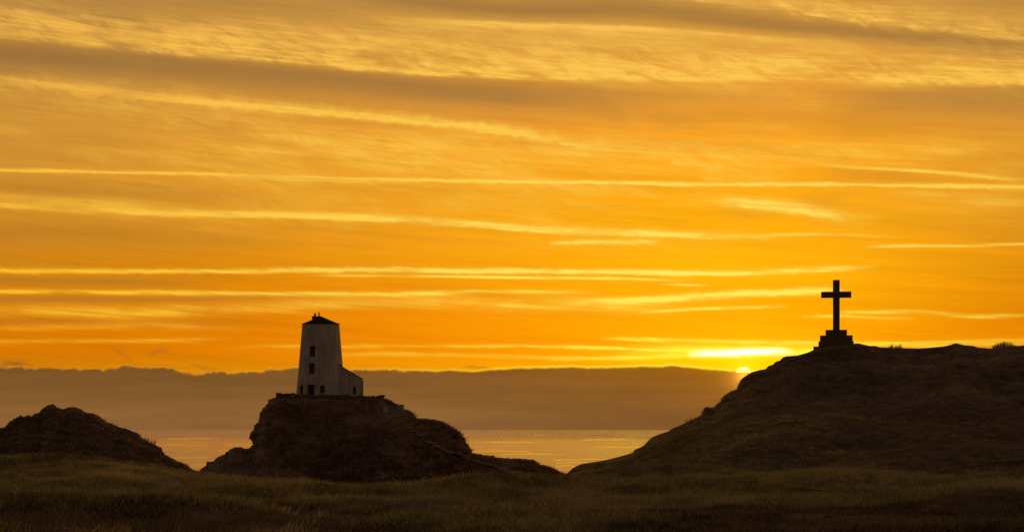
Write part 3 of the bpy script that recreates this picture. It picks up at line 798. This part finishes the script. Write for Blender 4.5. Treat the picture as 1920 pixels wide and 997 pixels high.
    bm = bmesh.new(); add_box(bm, (wx, yf + .08, wz0 - .05), (ww + .12, .36, .1), bev=.012); link('sill', bm_mesh('sill', bm), 'limewash', wo)
    # stub of masonry at the foot of the lean-to's outer corner
    bm = bmesh.new(); add_box(bm, (x1 + .07, yf + .5, 1.1), (.14, .9, 2.9), bev=.03); link('buttress', bm_mesh('buttress', bm), 'limewash', root)
build_lighthouse()

# ------------------------------------------------------------------ dry-stone walls round the tower
def stone_run(name, path, thick, label, core=True):
    """path: list of (point at the top of the wall, height below it)"""
    root = empty(name, path[0][0] - Vector((0, 0, path[0][1])))
    meta(root, label, 'wall')
    bm = bmesh.new()
    cb = bmesh.new()
    for (a, ha), (b, hb) in zip(path, path[1:]):
        d = b - a; L = d.length; dirv = Vector((d.x, d.y, 0)).normalized(); rot = Matrix.Rotation(math.atan2(dirv.y, dirv.x), 3, 'Z')
        h = min(ha, hb) if False else (ha + hb) / 2
        n_c = max(2, int(h / .26))
        for c in range(n_c):
            s = random.uniform(-.1, .1)
            while s < L:
                w = random.uniform(.26, .62); f = min(1, max(0, (s + w / 2) / L))
                top = a.lerp(b, f); hh = ha + (hb - ha) * f
                ch = hh / n_c
                hgt = ch * random.uniform(.86, .98) * (1 if c < n_c - 1 else random.uniform(.75, 1.35))
                z = top.z - hh + ch * c + hgt / 2
                off = random.uniform(-.05, .05)
                r2 = rot @ Matrix.Rotation(random.uniform(-.09, .09), 3, 'Y') @ Matrix.Rotation(random.uniform(-.1, .1), 3, 'Z')
                pos_ = Vector((top.x, top.y, z)) + rot @ Vector((0, off, 0))
                add_box(bm, pos_ - root.location, (w - .03, thick, hgt), rot=r2, bev=.035, jit=.03)
                s += w
        mid = (a + b) / 2; hm = (ha + hb) / 2
        add_box(cb, mid - Vector((0, 0, hm / 2 + .12)) - root.location, (Vector((d.x, d.y, 0)).length, thick * .6, hm - .2 - abs(d.z)), rot=rot)
    st = link('stones', bm_mesh('stones', bm), 'wall_stone', root); meta(st, kind='stuff')
    link('wall_core', bm_mesh('wall_core', cb), 'wall_stone', root)
W = lambda u, v, y, h: (world(u, v, y), h)
stone_run('stone_wall', [W(526, 737.6, 274, 1.2), W(523, 737.2, 265, 1.25), W(521.5, 736.3, 256.6, 1.2), W(545, 737.8, 256.2, 1.1), W(600, 739.4, 255.8, 1.1), W(640, 739.8, 255.6, 1.1), W(680, 742.0, 255.6, 1.0), W(708, 741.6, 255.8, 1.1)],
          .55, 'low dry-stone wall round the terrace in front of the lighthouse')
stone_run('wall_end', [W(708.5, 739.6, 255.9, 1.5), W(718.5, 740.0, 255.9, 1.5)], .8, 'thicker raised stone end of the terrace wall, right of the lean-to')
stone_run('parapet_wall', [W(719.5, 746.5, 255.3, 1.3), W(733, 752, 254.4, 1.3), W(744.5, 757.8, 253.6, 1.3)], .5, 'stone parapet sloping down from the terrace wall to the whitewashed block')
def pier(u0, u1, vt, vb, y, name, label):
    w = (u1 - u0) / FPX * y; h = (vb - vt) / FPX * y
    y = min(y, sheet_hit((u0 + u1) / 2, (vt + vb) / 2, CRU, CRY, CRP).y - .25)
    w = (u1 - u0) / FPX * y; h = (vb - vt) / FPX * y
    c = world((u0 + u1) / 2, vb, y)
    bm = bmesh.new()
    add_box(bm, (0, 0, h / 2 - .3), (w, .9, h + .6), bev=.05, jit=.04)
    add_box(bm, (.02, 0, h + .05), (w + .1, .98, .14), bev=.03, jit=.02)
    bmesh.ops.subdivide_edges(bm, edges=bm.edges, cuts=3)
    for v in bm.verts: v.co += Vector((random.uniform(-.03, .03), random.uniform(-.03, .03), random.uniform(-.02, .02)))
    o = link(name, bm_mesh(name, bm), 'old_whitewash'); o.location = c; meta(o, label, 'pier')
pier(718.5, 727, 763, 779, 252.3, 'gate_pier', 'patchy whitewashed stone pier at the head of the steps below the terrace')
pier(744, 757, 760.0, 775, 253.2, 'stone_pier', 'squared whitewashed stone block ending the sloping parapet')
# twig of driftwood lying on the terrace wall
def stick():
    bm = bmesh.new()
    for (a, b, r_) in (((546.5, 735.2), (553, 737.6), .05), ((549, 737.4), (556, 734.8), .045), ((551, 736.6), (549, 738.6), .05)):
        p, q = world(a[0], a[1], 258), world(b[0], b[1], 258); d = q - p
        res = bmesh.ops.create_cone(bm, cap_ends=True, segments=7, radius1=r_, radius2=r_ * .5, depth=d.length)['verts']
        mt = Matrix.Translation((p + q) / 2) @ d.to_track_quat('Z', 'Y').to_matrix().to_4x4()
        bmesh.ops.transform(bm, matrix=mt, verts=res)
    o = link('driftwood', bm_mesh('driftwood', bm, True), 'driftwood'); meta(o, 'small forked piece of wood lying on the terrace wall left of the tower', 'driftwood')
stick()

# ------------------------------------------------------------------ stone steps down the crag
STEP_U = np.array([768, 776, 786, 797, 806, 818, 832, 850, 868, 886, 905, 924, 940, 956, 968, 980, 988, 992, 996.])
STEP_V = np.array([806, 814, 820, 826, 832, 838, 846, 854, 861, 866, 870, 876, 881, 887, 890, 894, 898, 903, 907.])
def build_steps():
    root = empty('stone_steps', sheet_hit(996, 907, CRU, CRY, CRP)); meta(root, 'worn stone steps climbing the crag slantwise to the lighthouse terrace', 'steps')
    lu, lv = STEP_U, STEP_V
    s = np.concatenate([[0], np.cumsum(np.hypot(np.diff(lu), np.diff(lv)))])
    meshes = []
    for k in range(5):
        bm = bmesh.new(); add_box(bm, (0, 0, 0), (1, 1, 1), jit=.06); bmesh.ops.bevel(bm, geom=bm.edges[:], offset=.06, segments=1, affect='EDGES')
        meshes.append(bm_mesh('step', bm))
        meshes[-1].materials.append(MATS['step_stone'])
    n = 44
    for i in range(n):
        q = s[-1] * (i + random.uniform(-.15, .15)) / (n - 1)
        u, v = float(np.interp(q, s, lu)), float(np.interp(q, s, lv))
        p = sheet_hit(u, v, CRU, CRY, CRP)
        o = link('step', meshes[i % 5], None, root)
        wide = random.uniform(.7, 1.2) * (1.6 if u > 984 else 1)
        o.scale = (wide, random.uniform(.45, .65), random.uniform(.16, .24))
        o.rotation_euler = (random.uniform(-.05, .05), random.uniform(-.06, .06), random.uniform(-.3, .3))
        o.location = p - root.location + Vector((0, -.2, .16))
build_steps()

# ------------------------------------------------------------------ memorial cross
def build_cross():
    D = 158.0; K = FPX / D; u0 = 1568.1
    base = world(u0, 652, D); rz = math.atan((960 - u0) / FPX)
    root = empty('memorial_cross', base, rz); meta(root, 'tall dark stone Latin cross on a stepped plinth on the hilltop', 'cross')
    zz = lambda v: (652 - v) / K
    def part(name, ua, ub, va, vb, dep, yo=0.0, bev=.02, cuts=0):
        bm = bmesh.new()
        add_box(bm, (((ua + ub) / 2 - u0) / K, yo, (zz(va) + zz(vb)) / 2), ((ub - ua) / K, dep, zz(va) - zz(vb)), bev=bev)
        if cuts:
            bmesh.ops.subdivide_edges(bm, edges=[e for e in bm.edges if e.calc_length() > .2], cuts=cuts, use_grid_fill=True)
            for v in bm.verts: v.co += Vector((random.uniform(-.008, .008), random.uniform(-.012, .012), random.uniform(-.008, .008)))
        return link(name, bm_mesh(name, bm), 'cross_stone', root)
    part('shaft', 1561.8, 1574.4, 524.9, 619.2, .46)
    part('crossarm', 1540.0, 1595.7, 546.8, 558.0, .44)
    part('plinth_step', 1548.2, 1587.8, 618.9, 629.9, 1.72, cuts=3)
    part('plinth_step', 1538.0, 1598.0, 629.7, 641.2, 2.62, cuts=3)
    part('plinth_step', 1535.2, 1600.0, 641.0, 650.5, 2.84, cuts=3)
    part('plinth_step', 1526.0, 1601.0, 650.3, 675, 3.2, cuts=3)
build_cross()

# ------------------------------------------------------------------ grass
def blade_mesh(name, n, rad_, h0, h1, w, lean, m, seed, segs=3):
    rnd = random.Random(seed); V = []; F = []
    for i in range(n):
        a = rnd.uniform(0, 2 * math.pi); rr = rad_ * math.sqrt(rnd.random()); x, y = rr * math.cos(a), rr * math.sin(a)
        h = rnd.uniform(h0, h1); la = a + rnd.uniform(-.9, .9); le = lean * rnd.uniform(.2, 1.2) * h
        fa = rnd.uniform(0, math.pi); px, py = math.cos(fa) * w / 2, math.sin(fa) * w / 2
        b = len(V)
        for s in range(segs):
            t = s / segs; k = 1 - .75 * t
            cx, cy, cz = x + math.cos(la) * le * t * t, y + math.sin(la) * le * t * t, h * (t - .12 * t * t * lean)
            V += [(cx - px * k, cy - py * k, cz), (cx + px * k, cy + py * k, cz)]
        V.append((x + math.cos(la) * le, y + math.sin(la) * le, h * (1 - .12 * lean)))
        for s in range(segs - 1): F += [(b + 2 * s, b + 2 * s + 1, b + 2 * s + 3), (b + 2 * s, b + 2 * s + 3, b + 2 * s + 2)]
        F.append((b + 2 * segs - 2, b + 2 * segs - 1, b + 2 * segs))
    me = np_mesh(name, V, F, False); me.materials.append(MATS[m]); return me

def scatter(name, pts, scl, rot, idx, protos, label_kind='stuff'):
    me = bpy.data.meshes.new(name); me.vertices.add(len(pts)); me.vertices.foreach_set('co', np.asarray(pts, np.float32).ravel())
    for an, ty, data, key in (('scl', 'FLOAT', scl, 'value'), ('rot', 'FLOAT_VECTOR', rot, 'vector'), ('idx', 'INT', idx, 'value')):
        at = me.attributes.new(an, ty, 'POINT'); at.data.foreach_set(key, np.asarray(data).ravel())
    o = link(name, me); meta(o, kind='stuff')
    pc = bpy.data.collections.new(name + '_clumps')
    for i, pm in enumerate(protos):
        po = bpy.data.objects.new('%s_clump_%d' % (name, i), pm); pc.objects.link(po)
    ng = bpy.data.node_groups.new(name, 'GeometryNodeTree')
    ng.interface.new_socket('Geometry', in_out='INPUT', socket_type='NodeSocketGeometry')
    ng.interface.new_socket('Geometry', in_out='OUTPUT', socket_type='NodeSocketGeometry')
    N, L = ng.nodes, ng.links
    gi, go = N.new('NodeGroupInput'), N.new('NodeGroupOutput')
    mp = N.new('GeometryNodeMeshToPoints'); ip = N.new('GeometryNodeInstanceOnPoints'); ci = N.new('GeometryNodeCollectionInfo')
    ci.inputs['Collection'].default_value = pc; ci.inputs['Separate Children'].default_value = True; ci.inputs['Reset Children'].default_value = True
    def attr(nm, ty):
        a = N.new('GeometryNodeInputNamedAttribute'); a.data_type = ty; a.inputs['Name'].default_value = nm; return a.outputs['Attribute']
    L.new(gi.outputs[0], mp.inputs[0]); L.new(mp.outputs[0], ip.inputs['Points']); L.new(ci.outputs[0], ip.inputs['Instance'])
    ip.inputs['Pick Instance'].default_value = True
    L.new(attr('idx', 'INT'), ip.inputs['Instance Index'])
    er = N.new('FunctionNodeEulerToRotation'); L.new(attr('rot', 'FLOAT_VECTOR'), er.inputs[0]); L.new(er.outputs[0], ip.inputs['Rotation'])
    cx = N.new('ShaderNodeCombineXYZ'); s_ = attr('scl', 'FLOAT')
    for i in range(3): L.new(s_, cx.inputs[i])
    L.new(cx.outputs[0], ip.inputs['Scale']); L.new(ip.outputs[0], go.inputs[0])
    md = o.modifiers.new('clumps', 'NODES'); md.node_group = ng
    return o

def build_grass():
    protos = [blade_mesh('grass_clump', 30, .24, .07, .25, .012, 1.1, 'grass', 10 + k) for k in range(4)] + \
             [blade_mesh('grass_low', 26, .30, .03, .11, .016, .9, 'heath', 30 + k) for k in range(3)]
    n = 230000
    U = RNG.uniform(-450, 2370, n)
    # more points per area near the eye, thinning out with range
    q = RNG.random(n); r = 17.0 * (172.0 / 17.0) ** (q ** .72)
    rc = np.interp(U, GU, GRC); hw = np.interp(U, GU, GHW)
    x, y = r * np.sin((U - 960) / FPX), r * np.cos((U - 960) / FPX)
    patch = fbm(x / 7, y / 7, s=71, o=3); p2 = fbm(x / 2.2, y / 2.2, s=75, o=2)
    hill = ss(r, 75, 110) * hw
    keep = (r < rc + 3) & (patch * .7 + p2 * .5 + RNG.random(n) * .8 > -.12)
    # the hill's top rim is bare, close-cropped turf and rock
    rim = (r > rc - 6) & (U > 1064); keep &= ~(rim & (RNG.random(n) > .03))
    U, r, x, y, patch, p2, hill, rim = [a[keep] for a in (U, r, x, y, patch, p2, hill, rim)]
    z = ground_z(U, r)
    m = len(U)
    # marram on the swell of the field and the foot of the hill, low heath nearer the eye and up the slope
    rr = r + 9 * patch + 5 * fbm(x / 16, y / 16, s=79, o=2)
    zone = 1.65 * ss(rr, 34, 45) - 1.1 - 1.2 * ss(U, 1250, 1800) * ss(r, 44, 95) - .4 * hill
    tall = (zone + .55 * patch + .5 * p2 + RNG.normal(0, .28, m)) > 0
    idx = np.where(tall, RNG.integers(0, 4, m), RNG.integers(4, 7, m)).astype(np.int32)
    scl = RNG.uniform(.6, 1.2, m) * np.where(RNG.random(m) < .03, 1.4, 1.0) * (1 + .25 * np.clip(patch, -1, 1)) * (1 - .3 * hill) * np.where(rim, .25, 1)
    # on the cross hill the sward is cropped short towards the exposed ridge
    tgt = (HOR - np.interp(U, CU, CV)) / FPX * np.cos((U - 960) / FPX)
    room = np.clip((tgt * r + CAMZ - z) * .8 + .05, .05, 9) / np.where(tall, .26, .12)
    scl = np.where(U > 1068, np.minimum(scl, room), scl)
    rot = np.stack([RNG.normal(0, .12, m), RNG.normal(0, .12, m), RNG.uniform(0, 6.28, m)], -1)
    scatter('grass', np.stack([x, y, z - .02], -1), scl.astype(np.float32), rot.astype(np.float32), idx, protos)
build_grass()

def build_heather():
    protos = [blade_mesh('heather_clump', 22, .34, .10, .34, .035, .9, 'heather', 60 + k, 2) for k in range(4)]
    pts = []
    for (U, Y, P, n, ulo, uhi, back) in ((CRU, CRY, CRP, 52000, 500, 1120, 2.0), (OUU, OUY, OUP, 14000, -400, 460, 1.0)):
        j = RNG.integers(1, P.shape[1] - 1, n); k = RNG.integers(1, P.shape[0] - 1, n)
        p = P[k, j]; e1 = P[k, j + 1] - P[k, j - 1]; e2 = P[k + 1, j] - P[k - 1, j]
        nn = np.cross(e1, e2); nn /= np.linalg.norm(nn, axis=1, keepdims=True) + 1e-9
        slope = np.abs(nn[:, 2])
        u = U[j]
        sl = np.array([(HOR - 0)]) * 0
        mx = (P[:, :, 2] / P[:, :, 1]).max(axis=0)[j]; below = (mx - p[:, 2] / p[:, 1]) * FPX     # rows below the skyline
        pn = fbm(p[:, 0] / 4, p[:, 1] / 4, p[:, 2] / 4, s=77, o=3)
        ok = (slope > .33) & (u > ulo) & (u < uhi) & (below > 5) & (pn > -.25 - .3 * RNG.random(n))
        if U is CRU:
            ok &= (p[:, 1] < 255.0)
            pv = HOR - p[:, 2] / p[:, 1] * FPX
            ok &= ~((u > 708) & (u < 764) & (pv > 740) & (pv < 790))           # trodden ground round the gate piers
            ok &= np.abs(pv - np.interp(u, STEP_U, STEP_V)) > np.where((u > 764) & (u < 1000), 4.5, 0)
        q = p[ok].copy(); q[:, 2] += CAMZ - .03; pts.append(q)
    pts = np.concatenate(pts); m = len(pts)
    far = pts[:, 1] > 180
    scl = RNG.uniform(.7, 1.4, m) * np.where(far, 1.25, .6)
    rot = np.stack([RNG.normal(0, .2, m), RNG.normal(0, .2, m), RNG.uniform(0, 6.28, m)], -1)
    scatter('heather', pts, scl.astype(np.float32), rot.astype(np.float32), RNG.integers(0, 4, m).astype(np.int32), protos)
build_heather()

# ------------------------------------------------------------------ single tufts on the skyline
def tuft(p, n, wid, h, lean, label, seed, dome=0.0):
    rnd = random.Random(seed); V = []; F = []
    cl = [((k / 4 - .5) * wid * rnd.uniform(.7, 1.1), rnd.uniform(.45, 1.0)) for k in range(5)]      # fans of blades
    for i in range(n):
        x = rnd.uniform(-.5, .5) * wid; y = rnd.uniform(-.25, .25) * wid * .8
        hh = h * rnd.uniform(.45, 1.0)
        if dome: hh = h * (1 - dome * (2 * x / wid) ** 2) * rnd.uniform(.55, 1.0)
        else:
            c = cl[i % len(cl)]; x = c[0] + rnd.gauss(0, .07) * wid; hh = h * c[1] * rnd.uniform(.35, 1.0)
        la = rnd.uniform(0, 6.28); le = hh * (lean * rnd.uniform(-.4, 1.0)); dx_ = le * (.75 + .25 * math.cos(la)); dy_ = .3 * le * math.sin(la)
        if dome: dx_ = hh * rnd.uniform(-.35, .35) + x * .3
        w = .014 if not dome else .018; fa = rnd.uniform(0, 3.14); ax, ay = math.cos(fa) * w, math.sin(fa) * w
        b = len(V); sg = 4
        for s in range(sg):
            t = s / sg; k = 1 - .8 * t
            cx, cy, cz = x + dx_ * t * t, y + dy_ * t * t, -.12 + (hh + .12) * (t - .15 * t * t * abs(lean))
            V += [(cx - ax * k, cy - ay * k, cz), (cx + ax * k, cy + ay * k, cz)]
        V.append((x + dx_, y + dy_, -.12 + (hh + .12) * (1 - .15 * abs(lean))))
        for s in range(sg - 1): F += [(b + 2 * s, b + 2 * s + 1, b + 2 * s + 3), (b + 2 * s, b + 2 * s + 3, b + 2 * s + 2)]
        F.append((b + 2 * sg - 2, b + 2 * sg - 1, b + 2 * sg))
    o = link('grass_tuft', np_mesh('grass_tuft', V, F, False), 'grass'); o.location = p
    meta(o, label, 'grass tuft', 'grass tufts standing on the skyline')
def at_ground(u, dv=0):
    Uu = float(angU([u])[0]); rc = float(np.interp(Uu, GU, GRC)); r = rc - .6
    z = float(ground_z(np.array([Uu]), np.array([r]))[0]); th = (Uu - 960) / FPX
    return Vector((r * math.sin(th), r * math.cos(th), z - .02))
def at_out(u):
    j = int(np.searchsorted(OUU, u)); s = OUP[:, j, 2] / OUP[:, j, 1]; k = int(np.argmax(s)); p = OUP[k, j]
    return Vector((p[0], p[1] - .1, p[2] + CAMZ - .03))
tuft(at_ground(1680), 190, 1.2, .62, .9, 'windswept grass tuft on the ridge just right of the stone cross', 1)
tuft(at_ground(1884), 420, 1.9, .62, .3, 'largest bushy tuft on the ridge near the right edge of the picture', 2, dome=.85)
tuft(at_ground(1859), 26, .35, .26, .4, 'small thin tuft just left of the bushy ridge tuft', 3)
tuft(at_ground(1911), 14, .3, .22, .4, 'tiny tuft on the ridge right of the bushy tuft', 4)
tuft(at_ground(1292), 34, .55, .28, .5, 'lowest of the grass tufts on the slope below the pointed rock', 5)
tuft(at_ground(1301), 40, .5, .34, .6, 'middle grass tuft on the slope below the pointed rock', 6)
tuft(at_ground(1310.5), 22, .25, .34, -.5, 'grass tuft on the slope nearest under the pointed rock', 7)
tuft(at_out(208), 18, .25, .24, .5, 'tiny upper-left tuft on the crest of the left rocky outcrop', 8)
tuft(at_out(218), 18, .2, .26, .3, 'tiny upright tuft right of another near the outcrop crest', 9)
tuft(at_out(271), 50, .5, .34, .5, 'fuzzy tuft on the right shoulder of the left rocky outcrop', 10)
tuft(at_out(283), 60, .5, .46, .8, 'tall arching tuft on the right shoulder of the left rocky outcrop', 11)
tuft(at_out(334), 34, .3, .30, 1.5, 'bent tuft low on the right slope of the left outcrop', 12)
tuft(at_out(347), 34, .4, .26, 1.2, 'spiky tuft lower down the right slope of the left outcrop', 13)
tuft(at_out(369), 40, .5, .24, .8, 'lowest tuft where the left outcrop meets the field', 14)
